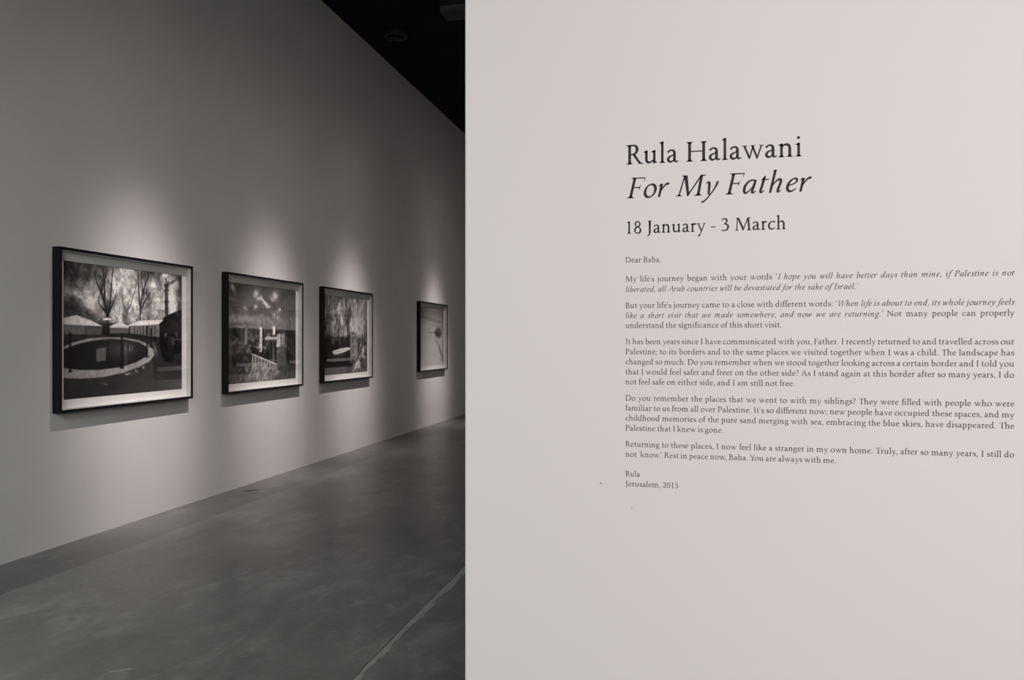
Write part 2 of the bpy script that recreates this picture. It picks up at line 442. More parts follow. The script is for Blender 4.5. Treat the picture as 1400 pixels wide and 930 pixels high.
    for x_ in (171, 173): p.line([U(x_, 476), U(x_, 498)], .010, .40, .5, .01)
    for x_ in (169, 176): p.line([U(x_, 470), U(x_, 498)], .007, .10, .6)
    p.line([U(148, 466), U(148, 500)], .014, .08, .7)
    p.poly([U(131.5, 477), U(145, 475), U(144.5, 493), U(131.8, 495)], .34)
    # posts round the pool
    for x_, ya, yb in ((96, 456, 508), (166.5, 458, 503), (201, 447, 488), (206.5, 450, 474)):
        p.line([U(x_, ya), U(x_, yb)], .017, .02); p.line([U(x_ - 2, yb), U(x_ + 2.5, yb)], .010, .05)
    p.line([U(97, 462), U(166, 463)], .003, .25, .5)
    # foreground sheen
    p.glow(*U(212, 478), .012, .05, .6, .55); p.glow(*U(195, 502), .018, .012, .7, .7); p.glow(*U(176, 514), .022, .012, .65, .8); p.glow(*U(184, 511), .012, .012, .6, .6)
    p.glow(*U(145, 523), .022, .010, .5, .8); p.glow(*U(226, 457), .010, .02, .5, .8)
    p.poly([U(196, 508), U(252, 507), U(252, 560), U(150, 560), U(170, 524)], .21, .06, .8)
    fg = (Y > .80) * 1.0; p.a += (n3 - .5) * .05
    return p

def pic_coast(y0, wd):
    p = Pic(240, 190, y0, wd); U = p.uv; X, Y = p.X, p.Y
    n1 = vnoise(p.h, p.w, 4, 9, 11, 5, .6); n2 = vnoise(p.h, p.w, 34, 26, 12, 3, .75); n3 = vnoise(p.h, p.w, 12, 10, 14, 4, .7)
    p.a = .22 + .18 * np.clip(Y / .45, 0, 1) + (n1 - .5) * .16
    def g_(px, py, rx, ry, v, o_=.9, rot=.3): p.glow(*U(px, py), rx, ry, v, o_, rot)
    g_(318, 394, .04, .03, .70, .9, .9); g_(317, 408, .06, .018, .50, .7); g_(350, 401, .03, .03, .74); g_(353, 409, .06, .018, .70)
    g_(361, 413, .07, .020, .78); g_(366, 416, .04, .014, .80); g_(376, 402, .05, .045, .74, .9, -.4); g_(372, 407, .035, .02, .6)
    g_(346, 404, .025, .025, .58); g_(350, 421, .035, .014, .74); g_(335, 423, .035, .020, .78); g_(328, 426, .05, .012, .55, .7)
    g_(380, 425, .030, .03, .50, .8); g_(382, 424, .012, .020, .80); g_(375, 429, .02, .015, .70); g_(378, 433, .04, .012, .62, .8); g_(371, 425, .02, .012, .5, .7)
    for px, py, rx, ry, v, o_ in ((325, 437, .22, .035, .66, .8), (350, 436, .25, .03, .56, .7), (380, 440, .15, .03, .44, .6), (325, 446, .22, .012, .62, .7), (330, 430, .12, .012, .40, .6), (318, 441, .08, .008, .36, .7), (340, 443, .16, .006, .40, .6)): g_(px, py, rx, ry, v, o_, 0.02)
    hz = U(345, 449)[1]
    p.poly([(-.1, hz), (1.1, hz + .01), (1.1, 1.1), (-.1, 1.1)], .17, .008)
    p.a += ((n2 - .5) * .26 + (n3 - .5) * .22) * (Y > hz + .03)
    g_(328, 468, .10, .04, .38, .6, 0); g_(340, 461, .05, .02, .44, .7, 0); g_(348, 464, .04, .03, .42, .6, 0); g_(320, 480, .12, .04, .30, .6, 0)
    g_(330, 492, .2, .03, .13, .6, 0); g_(380, 486, .05, .08, .28, .6, 0); g_(383, 482, .03, .02, .55, .7, -.8)
    # leaning post, tall pillar, broken blocks
    p.poly([U(336, 444), U(338.4, 444), U(337.6, 471), U(333.5, 472)], .50, .01); p.line([U(337.2, 443), U(336.6, 452)], .012, .16, .8)
    p.poly([U(355.2, 447), U(358.6, 447), U(358.2, 481), U(354.6, 481)], .74, .008)
    p.line([U(358.0, 434), U(358.3, 448)], .010, .14); p.poly([U(359, 448), U(361, 449), U(361, 483), U(358.6, 483)], .09, .006)
    g_(354.5, 477, .018, .025, .66, .9)
    p.poly([U(373, 446), U(376, 445.4), U(376.4, 458), U(373, 458)], .78, .01); p.line([U(374.5, 438), U(374.5, 447)], .008, .2)
    p.poly([U(361, 463), U(366, 459), U(372, 461), U(379, 460.5), U(379, 465), U(370, 465), U(363, 465)], .62, .01); g_(366, 458, .03, .012, .70, .8)
    p.poly([U(379, 457), U(383.4, 456.5), U(384, 474), U(377, 475), U(379, 466)], .66, .01)
    p.poly([U(371, 465), U(378, 464), U(377, 492), U(371, 492)], .09, .01); p.line([U(373.8, 476), U(374.2, 491)], .009, .52); p.line([U(370, 492), U(377, 493)], .008, .55)
    p.poly([U(384.6, 458), U(389, 457), U(389, 472), U(384.4, 472)], .46, .01)
    p.line([U(378, 475), U(392, 473)], .010, .50, .8)
    # slanting ruined wall and dry grass before it
    p.poly([U(345, 485), U(378, 497), U(378, 504), U(345, 508)], .34, .01)
    p.line([U(345, 484.5), U(378, 498)], .014, .74)
    for i in range(9):
        x_ = 345.4 + i * 4; p.line([U(x_, 486 + i * 1.5), U(x_ - .3, 504 + i * .2)], .012, .72 - .02 * (i % 3))
    p.poly([U(378, 476), U(389, 472), U(389, 500), U(379, 502)], .33, .03, .6)
    rr = random.Random(5)
    for i in range(70):
        x_ = rr.uniform(316, 392); y_ = rr.uniform(456, 484)
        p.glow(*U(x_, y_), rr.uniform(.008, .022), rr.uniform(.006, .02), rr.choice([.08, .45, .55, .38, .62]), .6)
    p.glow(*U(356, 512), .22, .06, .44, .7)
    for i in range(380):
        x_ = rr.gauss(358, 15); y_ = rr.uniform(502, 524); dx = rr.uniform(-3, 5)
        p.line([U(x_, y_), U(x_ + dx * .5, y_ - 3), U(x_ + dx, y_ - rr.uniform(4, 8))], .005, rr.choice([.16, .70, .62, .50, .78]), .6, .008)
    return p

def pic_lake(y0, wd):
    p = Pic(220, 170, y0, wd); U = p.uv; X, Y = p.X, p.Y
    n1 = vnoise(p.h, p.w, 16, 5, 21, 5, .75); n2 = vnoise(p.h, p.w, 34, 28, 22, 3, .75)
    p.a = .16 + .62 * np.clip((n1 - .36) * 2.4, 0, 1) + (n2 - .5) * .2
    p.glow(.05, .02, .2, .3, .14, .5); p.glow(.85, .15, .2, .32, .58, .6); p.glow(.72, .35, .12, .14, .64, .6)
    p.glow(.52, .32, .045, .20, .08, .75); p.glow(.15, .58, .3, .06, .10, .7); p.glow(.97, .12, .03, .2, .25, .6)
    rr = random.Random(8)
    for i in range(150):
        x_ = rr.uniform(444, 503); y_ = rr.uniform(404, 448); x2 = x_ + rr.uniform(-1.5, 1.5)
        p.line([U(x_, y_), U(x2, y_ + rr.uniform(5, 12))], .008, rr.choice([.12, .2, .72, .8, .66]), .38, .012)
    for x_, y_ in ((448, 412), (455, 405), (461, 425), (452, 430), (470, 442), (458, 440)): p.glow(*U(x_, y_), .02, .06, .62, .5)
    sh = U(460, 462)[1]
    p.poly([(-.1, sh), U(483, 461), U(492, 464), U(492, 500), (.6, 1.1), (-.1, 1.1)], .085, .06)
    p.poly([U(479, 461), U(490, 461), U(489, 494), U(479, 494)], .40, .06); p.glow(*U(483, 455), .05, .03, .06, .8)
    p.glow(*U(470, 470), .05, .1, .14, .4)
    # right bank
    p.poly([U(492, 462), U(503, 455), U(503, 512), U(478, 512), U(484, 496), U(490, 480)], .30, .02)
    p.glow(*U(493, 474), .02, .015, .85, .9); p.glow(*U(487, 499), .04, .05, .85, .85, -.6); p.glow(*U(497, 482), .02, .06, .74, .8); p.glow(*U(491, 500), .03, .05, .9, .7, -.6)
    p.line([U(483, 507), U(500, 474)], .04, .62, .6, .03)
    p.a += (n2 - .5) * .6 * (X > .62) * (Y > .55)
    p.a += (vnoise(p.h, p.w, 30, 26, 23, 3, .7) - .5) * .22 * (Y < sh)
    # boat
    p.poly([U(x_, y_) for x_, y_ in [(454, 481.5), (456, 479.5), (464, 477), (474, 475), (479, 475.5), (478.5, 478), (470, 482), (461, 484.8), (456, 484.5)]], .72, .01)
    p.poly([U(x_, y_) for x_, y_ in [(457, 480.8), (466, 478.3), (477, 476.3), (476, 477.6), (468, 480.2), (460, 482)]], .64, .01)
    p.glow(*U(455.5, 496), .008, .035, .7, .9)
    p.line([U(470.5, 502), U(470.5, 509)], .012, .6, .8)
    return p

def pic_sand(y0, wd):
    p = Pic(160, 120, y0, wd); U = p.uv; X, Y = p.X, p.Y
    n1 = vnoise(p.h, p.w, 3, 9, 31, 4)
    p.a = .58 + .14 * np.clip(Y - .2, 0, 1) - .20 * np.exp(-((Y - .02) / .16) ** 2) + (n1 - .5) * .08
    p.line([U(578, 433), U(587, 436), U(600, 441), U(606, 439)], .035, .30, .7, .05); p.line([U(588, 444), U(606, 447)], .02, .32, .5, .04)
    p.line([U(586, 455), U(594, 454.5)], .012, .25, .7, .02); p.glow(*U(585.8, 450), .016, .018, .25, .7)
    p.poly([U(x_, y_) for x_, y_ in [(593.5, 454), (597, 449), (600, 447.5), (603, 450), (604, 456), (602, 462), (597, 461.5), (595, 458)]], .22, .06, .9)
    p.glow(*U(601.5, 453), .03, .02, .5, .7); p.glow(*U(599, 457), .05, .035, .10, .5)
    p.line([U(594, 464), U(598, 468), U(601, 477), U(604, 486), U(606, 492)], [.02, .03, .05, .06], .30, .7, .07)
    p.line([U(605.6, 420), U(606, 496)], .05, .20, .6, .05); p.line([U(602, 494), U(606, 488)], .03, .3, .6, .03)
    return p

def to_lin(a):
    a = np.clip(a, 0, 1)
    return np.where(a <= .04045, a / 12.92, ((a + .055) / 1.055) ** 2.4)

def framed(idx, y0, wd, painter, label):
    root = empty('framed_photograph', (WX, y0 + wd / 2, Z0), label, 'picture', 'framed photographs along the gallery wall')
    hw = wd / 2; H = Z1 - Z0
    def rect(y_in, x):           # local rectangle ring inset by y_in
        return [(x, -hw + y_in, y_in), (x, hw - y_in, y_in), (x, hw - y_in, H - y_in), (x, -hw + y_in, H - y_in)]
    # moulding: back outer, front outer (softened arris), front inner, inner back
    rings = [rect(0, 0.0), rect(0, DP - 0.0015), rect(0.0015, DP), rect(LIP - 0.001, DP), rect(LIP, DP - 0.001), rect(LIP, 0.0)]
    v = [q for r in rings for q in r]; f = []
    for j in range(len(rings)):
        k = (j + 1) % len(rings)
        for i in range(4): f.append((j * 4 + i, j * 4 + (i + 1) % 4, k * 4 + (i + 1) % 4, k * 4 + i))
    mesh_obj('frame', v, f, M_FRAME, root)
    xb = DP - REC
    rings = [rect(LIP, xb), rect(LIP, DP - 0.009), rect(LIP + SPC, DP - 0.009), rect(LIP + SPC, xb)]
    v = [q for r in rings for q in r]; f = []
    for j in range(3):
        for i in range(4): f.append((j * 4 + i, j * 4 + (i + 1) % 4, (j + 1) * 4 + (i + 1) % 4, (j + 1) * 4 + i))
    tag(mesh_obj('spacer', v, f, M_SPACER, root), 'pale inner spacer strip')
    vv, ff = box_data(0.004, -hw + LIP, LIP, xb - 0.001, hw - LIP, H - LIP)
    mesh_obj('mount_board', vv, ff, M_MOUNT, root)
    vv, ff = box_data(DP - 0.0085, -hw + LIP, LIP, DP - 0.0060, hw - LIP, H - LIP)
    mesh_obj('glass', vv, ff, M_GLASS, root)
    p = painter(y0, wd)
    # the grain and softness of an enlarged film print
    q_ = np.pad(p.a, 1, mode='edge')
    p.a = (q_[1:-1, 1:-1] * 4 + (q_[:-2, 1:-1] + q_[2:, 1:-1] + q_[1:-1, :-2] + q_[1:-1, 2:]) * 2 + q_[:-2, :-2] + q_[2:, 2:] + q_[:-2, 2:] + q_[2:, :-2]) / 16
    p.a = p.a * (1 + (vnoise(p.h, p.w, 40, 32, 77, 3, .8) - .5) * [.35, .45, .35, .12][idx])
    a = to_lin(np.clip(p.a, 0, 1) * [1.22, 1.30, 1.30, 1.25][idx] - [.03, .03, .02, .0][idx])
    W_, H_ = p.w, p.h
    yy = np.linspace(p.ya, p.yb, W_) - (y0 + wd / 2); zz = np.linspace(p.zb, p.za, H_) - Z0
    co = np.zeros((H_, W_, 3)); co[..., 0] = xb; co[..., 1] = yy[None, :]; co[..., 2] = zz[:, None]
    me = bpy.data.meshes.new('print')
    idx_ = np.arange(H_ * W_).reshape(H_, W_)
    fq = np.stack([idx_[1:, :-1], idx_[1:, 1:], idx_[:-1, 1:], idx_[:-1, :-1]], -1).reshape(-1, 4)
    me.from_pydata(co.reshape(-1, 3).tolist(), [], fq.tolist()); me.update()
    at = me.color_attributes.new('tone', 'FLOAT_COLOR', 'POINT')
    a3 = np.ones((H_ * W_, 4), np.float32); a3[:, 0] = (a * 1.0).ravel(); a3[:, 1] = (a * .965).ravel(); a3[:, 2] = (a * .945).ravel()
    at.data.foreach_set('color', a3.ravel())
    me.materials.append(M_PRINT)
    po = bpy.data.objects.new('print', me); C.objects.link(po); po.parent = root
    tag(po, ['black and white print of a round pool under bare trees', 'black and white print of stone posts before a cloudy sky', 'black and white print of a small boat on dark water', 'pale print of a sandy shore'][idx])
    return root

LABELS = ['black-framed photograph nearest the camera, round pool with bare trees and tents',
          'black-framed photograph second from the left, ruined stone posts under a cloudy sky',
          'black-framed photograph of a pale boat on dark water, third from the left',
          'black-framed pale photograph of a sandy shore, farthest along the wall beside the partition']
for i, ((y0, wd), fn) in enumerate(zip(PICS, (pic_pool, pic_coast, pic_lake, pic_sand))):
    framed(i, y0, wd, fn, LABELS[i])

# the same frames hang on the facing wall: they show as reflections in the glass
SRC = [o_ for o_ in C.objects if o_.name.startswith('framed_photograph')]
FLAB = ['black-framed photograph on the facing wall, reflected in the glass of the round pool photograph',
        'black-framed photograph on the facing wall, reflected in the left half of the cloudy sky photograph',
        'black-framed photograph on the facing wall, reflected at the right edge of the cloudy sky photograph',
        'black-framed photograph on the facing wall, reflected in the glass of the boat photograph']
for y_, src, lb in zip(FACING, (SRC[1], SRC[2], SRC[0], SRC[1]), FLAB):
    c_ = src.copy(); C.objects.link(c_)
    c_.location = (FX, y_ + 0.793, Z0); c_.rotation_euler = (0, 0, math.pi)
    c_['label'] = lb; c_['group'] = 'framed photographs on the facing wall'
    for ch in list(src.children):
        d_ = ch.copy(); C.objects.link(d_); d_.parent = c_

# ------------------------------------------------------------------ lettering: an old-style serif drawn stroke by stroke
# units: 1000 to the em. each glyph is a list of polygons
G = {}
class Gl:
    def __init__(s, w_, it=False): s.w = w_; s.it = it; s.P = []
    def p(s, pts): s.P.append([tuple(q) for q in pts]); return s
    def st(s, x, y0, y1, w_=76):
        w_ += 9
        return s.p([(x - w_ / 2, y0), (x + w_ / 2, y0), (x + w_ / 2, y1), (x - w_ / 2, y1)])
    def dg(s, x0, y0, x1, y1, w_):
        w_ += 14
        return s.p([(x0 - w_ / 2, y0), (x0 + w_ / 2, y0), (x1 + w_ / 2, y1), (x1 - w_ / 2, y1)])
    def ft(s, x, y=0, w_=76, l=62, r=62, d=1):
        return s.p([(x - w_ / 2 - l, y), (x + w_ / 2 + r, y), (x + w_ / 2 + r, y + 20 * d), (x + w_ / 2 + r * .35, y + 32 * d), (x + w_ / 2, y + 62 * d),
                    (x - w_ / 2, y + 62 * d), (x - w_ / 2 - l * .35, y + 32 * d), (x - w_ / 2 - l, y + 20 * d)])
    def fl(s, x, y, w_=76, l=64):
        return s.p([(x + w_ / 2, y + 12), (x + w_ / 2 - 14, y + 12), (x - w_ / 2, y - 14), (x - w_ / 2 - l, y - 36), (x - w_ / 2 - l, y - 54), (x - w_ / 2 - l * .4, y - 58), (x - w_ / 2, y - 80), (x + w_ / 2, y - 60)])
    def cv(s, pts, n_=5):
        q = [pts[0]] + list(pts) + [pts[-1]]; out = []
        for i in range(1, len(q) - 2):
            for k in range(n_):
                t = k / n_
                out.append(tuple(.5 * ((2 * q[i][j]) + (-q[i - 1][j] + q[i + 1][j]) * t + (2 * q[i - 1][j] - 5 * q[i][j] + 4 * q[i + 1][j] - q[i + 2][j]) * t * t
                                       + (-q[i - 1][j] + 3 * q[i][j] - 3 * q[i + 1][j] + q[i + 2][j]) * t ** 3) for j in range(3)))
        out.append(tuple(pts[-1]))
        L, R = [], []
        for i, (x, y, w_) in enumerate(out):
            a = out[max(0, i - 1)]; b_ = out[min(len(out) - 1, i + 1)]
            dx, dy = b_[0] - a[0], b_[1] - a[1]; d = math.hypot(dx, dy) or 1
            w_ += 14; nx, ny = -dy / d * w_ / 2, dx / d * w_ / 2
            L.append((x + nx, y + ny)); R.append((x - nx, y - ny))
        for i in range(len(out) - 1): s.P.append([L[i], R[i], R[i + 1], L[i + 1]])
        return s
    def ar(s, cx, cy, rx, ry, a0=0, a1=360, hi=82, lo=32, ph=18, n_=0):
        m = n_ or max(8, int(abs(a1 - a0) / 13)); pts = []
        for i in range(m + 1):
            a = math.radians(a0 + (a1 - a0) * i / m)
            k = abs(math.cos(a - math.radians(ph))) ** 1.7
            pts.append((cx + rx * math.cos(a), cy + ry * math.sin(a), lo + (hi - lo) * k))
        return s.cv(pts, 1)
    def dot(s, x, y, r=50): return s.p([(x + r * math.cos(i * math.pi / 6), y + r * math.sin(i * math.pi / 6)) for i in range(12)])

def R(ch, w_): g = Gl(w_); G[('r', ch)] = g; return g
def I(ch, w_): g = Gl(w_, True); G[('i', ch)] = g; return g
SL = math.tan(math.radians(13))

XH = 437
R('i', 268).st(134, 0, XH).fl(134, XH).ft(134).dot(128, 610)
R('l', 257).st(130, 0, 715).fl(130, 715).ft(130)
ARCH = lambda x: [(x + 20, 330, 26), (x + 75, 388, 40), (x + 150, 412, 56), (x + 225, 388, 70), (x + 262, 310, 76), (x + 266, 220, 76), (x + 266, 20, 76)]
R('n', 547).st(128, 0, XH).fl(128, XH).ft(128).cv(ARCH(128)).ft(394)
R('h', 548).st(128, 0, 715).fl(128, 715).ft(128).cv(ARCH(128)).ft(394)
R('m', 819).st(128, 0, XH).fl(128, XH).ft(128).cv(ARCH(128)).ft(394).cv(ARCH(394)).ft(660)
R('r', 346).st(128, 0, XH).fl(128, XH).ft(128, r=80).cv([(145, 310, 26), (190, 380, 44), (235, 408, 64), (285, 405, 62), (318, 388, 44)])
R('u', 540).fl(118, XH).cv([(118, 430, 76), (118, 250, 76), (120, 130, 76), (150, 58, 68), (215, 36, 54), (300, 66, 36), (370, 120, 26)]).fl(392, XH).st(392, 40, XH).p([(354, 80), (354, -8), (372, -12), (430, 14), (500, 22), (500, 42), (445, 50), (430, 80)])
R('o', 510).ar(255, 216, 182, 206)
R('c', 423).cv([(372, 352, 50), (345, 392, 56), (300, 412, 48), (220, 408, 36), (128, 350, 56), (78, 240, 78), (92, 110, 76), (165, 36, 58), (250, 28, 46), (335, 62, 32), (385, 112, 14)])
R('e', 425).cv([(100, 262, 24), (370, 262, 26)], 1).cv([(352, 262, 60), (338, 345, 62), (285, 408, 44), (205, 410, 34), (122, 350, 56), (76, 235, 78), (92, 110, 76), (165, 36, 60), (255, 28, 46), (335, 62, 32), (385, 112, 14)])
R('a', 439).cv([(66, 338, 72), (92, 372, 50), (165, 412, 36), (240, 400, 54), (284, 350, 72), (292, 270, 76), (290, 120, 76), (302, 50, 60), (345, 26, 42), (425, 52, 14)]).cv([(292, 262, 24), (200, 228, 32), (108, 180, 56), (74, 112, 76), (104, 44, 64), (165, 26, 50), (230, 50, 36), (296, 110, 24)])
R('b', 512).st(122, 20, 715).fl(122, 715).cv([(140, 340, 24), (215, 400, 40), (310, 400, 54), (392, 330, 76), (408, 220, 84), (370, 90, 72), (280, 20, 42), (200, 16, 36), (112, 44, 40)])
R('d', 528).st(378, 30, 715).fl(378, 715).cv([(360, 372, 24), (280, 412, 34), (175, 385, 52), (95, 290, 76), (82, 180, 82), (120, 70, 72), (205, 26, 52), (290, 50, 36), (360, 110, 24)]).p([(340, 90), (340, 0), (356, -12), (420, 12), (500, 22), (500, 42), (440, 48), (416, 80)])
R('p', 521).st(126, -215, XH).fl(126, XH).ft(126, -222, r=78).cv([(144, 335, 24), (215, 398, 42), (315, 402, 56), (398, 330, 78), (412, 215, 84), (375, 95, 72), (290, 22, 40), (215, 20, 32), (146, 50, 24)])
R('q', 513).st(382, -215, 420).ft(382, -222).cv([(380, 390, 24), (280, 412, 34), (175, 385, 52), (95, 290, 76), (82, 180, 82), (120, 70, 72), (205, 26, 52), (290, 50, 36), (360, 110, 24)])
R('g', 462).ar(212, 288, 124, 126, hi=70, lo=30).cv([(300, 385, 26), (370, 395, 34), (430, 390, 46)]).cv([(140, 180, 26), (95, 130, 34), (96, 70, 46), (160, 40, 58), (280, 30, 66), (385, -10, 66), (412, -85, 56), (350, -175, 44), (225, -208, 36), (105, -180, 46), (58, -110, 50), (85, -40, 40), (150, 20, 28)])
R('f', 292).st(132, 0, 520).ft(132, r=80).cv([(132, 450, 76), (138, 560, 74), (172, 660, 56), (235, 702, 44), (300, 682, 62), (322, 660, 40)]).p([(34, 402), (270, 402), (276, 436), (60, 436), (34, 414)])
R('j', 258).cv([(128, 440, 76), (128, 100, 76), (124, -60, 72), (90, -160, 48), (10, -215, 22)]).fl(128, XH).dot(124, 610)
R('k', 503).st(124, 0, 715).fl(124, 715).ft(124).dg(150, 210, 345, 425, 38).p([(270, 437), (455, 437), (455, 417), (372, 410), (330, 395), (270, 417)]).p([(190, 248), (260, 300), (430, 60), (510, 20), (510, 0), (360, 0)])
R('s', 368).cv([(312, 320, 16), (300, 372, 26), (245, 410, 34), (165, 410, 42), (98, 370, 62), (88, 308, 70), (140, 250, 80), (230, 205, 82), (292, 145, 76), (290, 70, 66), (215, 22, 40), (130, 22, 34), (68, 62, 26), (48, 125, 16)])
R('t', 326).cv([(140, 520, 40), (140, 430, 76), (140, 150, 76), (150, 65, 68), (200, 30, 48), (310, 52, 18)]).p([(30, 405), (290, 402), (298, 436), (170, 436), (170, 540), (150, 536), (100, 460), (34, 420)])
R('v', 480).p([(48, 420), (120, 420), (262, 100), (262, -10), (232, -10)]).dg(250, 10, 402, 420, 36).p([(6, 437), (190, 437), (190, 420), (120, 408), (60, 408), (6, 420)]).p([(330, 437), (475, 437), (475, 420), (425, 408), (385, 408), (330, 420)])
R('w', 730).p([(48, 420), (118, 420), (250, 100), (258, -10), (228, -10)]).dg(246, 10, 372, 420, 36).p([(310, 420), (384, 420), (500, 100), (512, -10), (482, -10)]).dg(500, 10, 640, 420, 36).p([(6, 437), (185, 437), (185, 420), (118, 408), (60, 408), (6, 420)]).p([(280, 437), (450, 437), (450, 420), (384, 408), (340, 408), (280, 420)]).p([(570, 437), (722, 437), (722, 420), (670, 408), (620, 408), (570, 420)])
R('y', 469).p([(48, 420), (122, 420), (262, 90), (252, 0), (225, 0)]).cv([(400, 425, 36), (330, 230, 34), (235, -10, 34), (180, -130, 44), (120, -200, 60), (62, -205, 56)]).p([(6, 437), (190, 437), (190, 420), (122, 408), (60, 408), (6, 420)]).p([(325, 437), (468, 437), (468, 420), (420, 408), (380, 408), (325, 420)])
R('x', 475).dg(95, 437, 375, 0, 84).dg(95, 0, 385, 437, 34).ft(95, 0, 34).ft(380, 0, 60).ft(100, 437, 60, d=-1).ft(385, 437, 34, d=-1)
R('z', 429).p([(60, 395), (60, 437), (385, 437), (385, 420), (150, 36), (50, 0), (50, 18), (280, 395)]).p([(50, 0), (395, 0), (400, 110), (380, 110), (350, 38), (110, 38)])
# capitals
CW = 86
def capst(g, x, y0=0, y1=651, l=68, r=68, tl=68, tr=68, w_=CW): return g.st(x, y0, y1, w_).ft(x, 0, w_, l, r).ft(x, 651, w_, tl, tr, -1)
g = R('R', 609); capst(g, 142, tr=0); g.cv([(142, 634, 34), (270, 636, 38), (368, 598, 66), (404, 495, 86), (366, 390, 66), (280, 338, 36), (180, 330, 30)]).p([(232, 338), (322, 352), (498, 90), (560, 34), (622, 18), (622, 0), (470, 0)])
g = R('H', 761); capst(g, 142); capst(g, 618); g.p([(180, 316), (580, 316), (580, 352), (180, 352)])
g = R('J', 354); g.cv([(190, 600, CW), (190, 120, CW), (184, 0, 78), (150, -95, 54), (60, -168, 20)]).ft(190, 651, CW, 68, 68, -1).st(190, 400, 640, CW)
g = R('M', 897); g.dg(130, 0, 166, 651, 38).p([(150, 651), (246, 651), (484, 120), (448, -4), (432, -4)]).dg(446, 10, 700, 640, 42).p([(668, 651), (756, 651), (806, 0), (716, 0)]).ft(130, 0, 38, 76, 76).ft(760, 0, CW, 72, 72).p([(80, 651), (246, 651), (200, 590), (80, 631)]).p([(668, 651), (842, 651), (842, 633), (740, 600)])
g = R('D', 735); capst(g, 142, r=0, tr=0); g.cv([(142, 634, 34), (320, 636, 40), (505, 590, 60), (612, 465, 84), (634, 330, 92), (600, 180, 86), (505, 70, 60), (340, 17, 38), (142, 17, 34)])
g = R('B', 588); capst(g, 142, r=0, tr=0); g.cv([(142, 634, 34), (275, 636, 38), (375, 590, 66), (398, 498, 84), (360, 400, 60), (260, 352, 30), (187, 350, 26)]).cv([(187, 350, 26), (320, 352, 34), (440, 300, 66), (482, 190, 88), (435, 70, 62), (310, 17, 38), (142, 17, 34)])
g = R('I', 351); capst(g, 176)
g = R('P', 560); capst(g, 142, tr=0); g.cv([(142, 634, 34), (280, 638, 38), (412, 590, 66), (450, 475, 88), (400, 350, 64), (300, 298, 36), (210, 300, 22)])
g = R('F', 495); capst(g, 142, r=84, tr=0); g.p([(142, 615), (440, 615), (446, 522), (464, 522), (462, 651), (142, 651)]).p([(180, 318), (350, 318), (368, 260), (384, 260), (384, 412), (368, 412), (350, 354), (180, 354)])
g = R('T', 616); g.st(308, 0, 640, CW).ft(308, 0, CW, 80, 80).p([(48, 651), (34, 520), (52, 520), (74, 590), (110, 615), (506, 615), (542, 590), (564, 520), (582, 520), (568, 651)])
g = R('N', 756); g.st(136, 0, 640, 40).ft(136, 0, 40, 80, 80).p([(90, 651), (196, 651), (620, 120), (626, -8), (600, -8), (136, 570)]).st(620, 0, 640, 40).ft(620, 651, 40, 80, 80, -1).p([(40, 651), (196, 651), (150, 600), (40, 632)])
g = R('A', 691); g.dg(92, 0, 330, 640, 40).p([(310, 660), (350, 672), (640, 0), (540, 0), (322, 560)]).p([(165, 212), (490, 212), (475, 248), (180, 248)]).ft(92, 0, 40, 76, 76).ft(592, 0, 90, 68, 72)
g = R('Y', 609); g.st(304, 0, 310, CW).ft(304, 0, CW, 72, 72).p([(62, 651), (160, 651), (345, 290), (262, 290)]).dg(325, 290, 505, 651, 40).p([(0, 651), (200, 651), (200, 633), (150, 618), (80, 618), (0, 633)]).p([(430, 651), (600, 651), (600, 633), (530, 618), (480, 618), (430, 633)])
# figures and points
R('1', 465).st(236, 0, 640, 74).ft(236, 0, 74, 70, 70).p([(273, 650), (250, 650), (110, 585), (110, 565), (199, 580), (199, 520), (273, 560)])
R('8', 465).ar(232, 488, 118, 138, hi=66, lo=34, ph=-20).ar(232, 170, 152, 162, hi=78, lo=36, ph=-20)
R('3', 465).cv([(72, 520, 20), (98, 590, 40), (190, 632, 44), (288, 590, 70), (310, 500, 78), (255, 400, 46), (160, 350, 28)]).cv([(170, 356, 26), (275, 350, 44), (362, 285, 72), (378, 180, 82), (310, 65, 62), (195, 14, 38), (100, 30, 40), (52, 52, 60)])
R('2', 465).cv([(52, 490, 20), (86, 580, 46), (190, 632, 48), (300, 590, 76), (335, 480, 82), (290, 345, 72), (190, 200, 48), (70, 45, 30)]).p([(40, 0), (395, 0), (440, 130), (420, 130), (370, 64), (60, 64)])
R('0', 465).ar(232, 318, 165, 306, hi=78, lo=34, ph=5)
R('5', 465).p([(135, 590), (380, 590), (400, 650), (135, 650)]).dg(108, 350, 150, 640, 30).cv([(104, 362, 28), (210, 392, 48), (320, 345, 76), (362, 220, 84), (300, 80, 66), (180, 12, 36), (60, 10, 36)])
for st_ in ('r', 'i'):
    F_ = R if st_ == 'r' else I
    F_('.', 228).dot(112, 40, 50)
    F_(',', 228).dot(112, 44, 48).cv([(136, 40, 44), (128, -30, 34), (70, -110, 10)])
    F_('-', 322).p([(38, 200), (284, 200), (284, 246), (38, 246)])
    F_(':', 228).dot(112, 40, 50).dot(112, 375, 50)
    F_(';', 228).dot(112, 375, 50).dot(112, 44, 48).cv([(136, 40, 44), (128, -30, 34), (70, -110, 10)])
    F_('\u2019', 226).dot(118, 640, 44).cv([(140, 640, 40), (132, 570, 30), (80, 505, 8)])
    F_('\u2018', 226).dot(110, 545, 44).cv([(88, 545, 40), (96, 610, 30), (150, 680, 8)])
    F_("'", 226).dot(112, 640, 40).cv([(112, 640, 60), (112, 480, 16)])
    F_('?', 360).dot(150, 40, 50).cv([(60, 560, 40), (110, 630, 40), (190, 635, 54), (260, 570, 74), (250, 470, 66), (180, 370, 44), (150, 280, 34), (150, 170, 20)])
    F_(' ', 227)
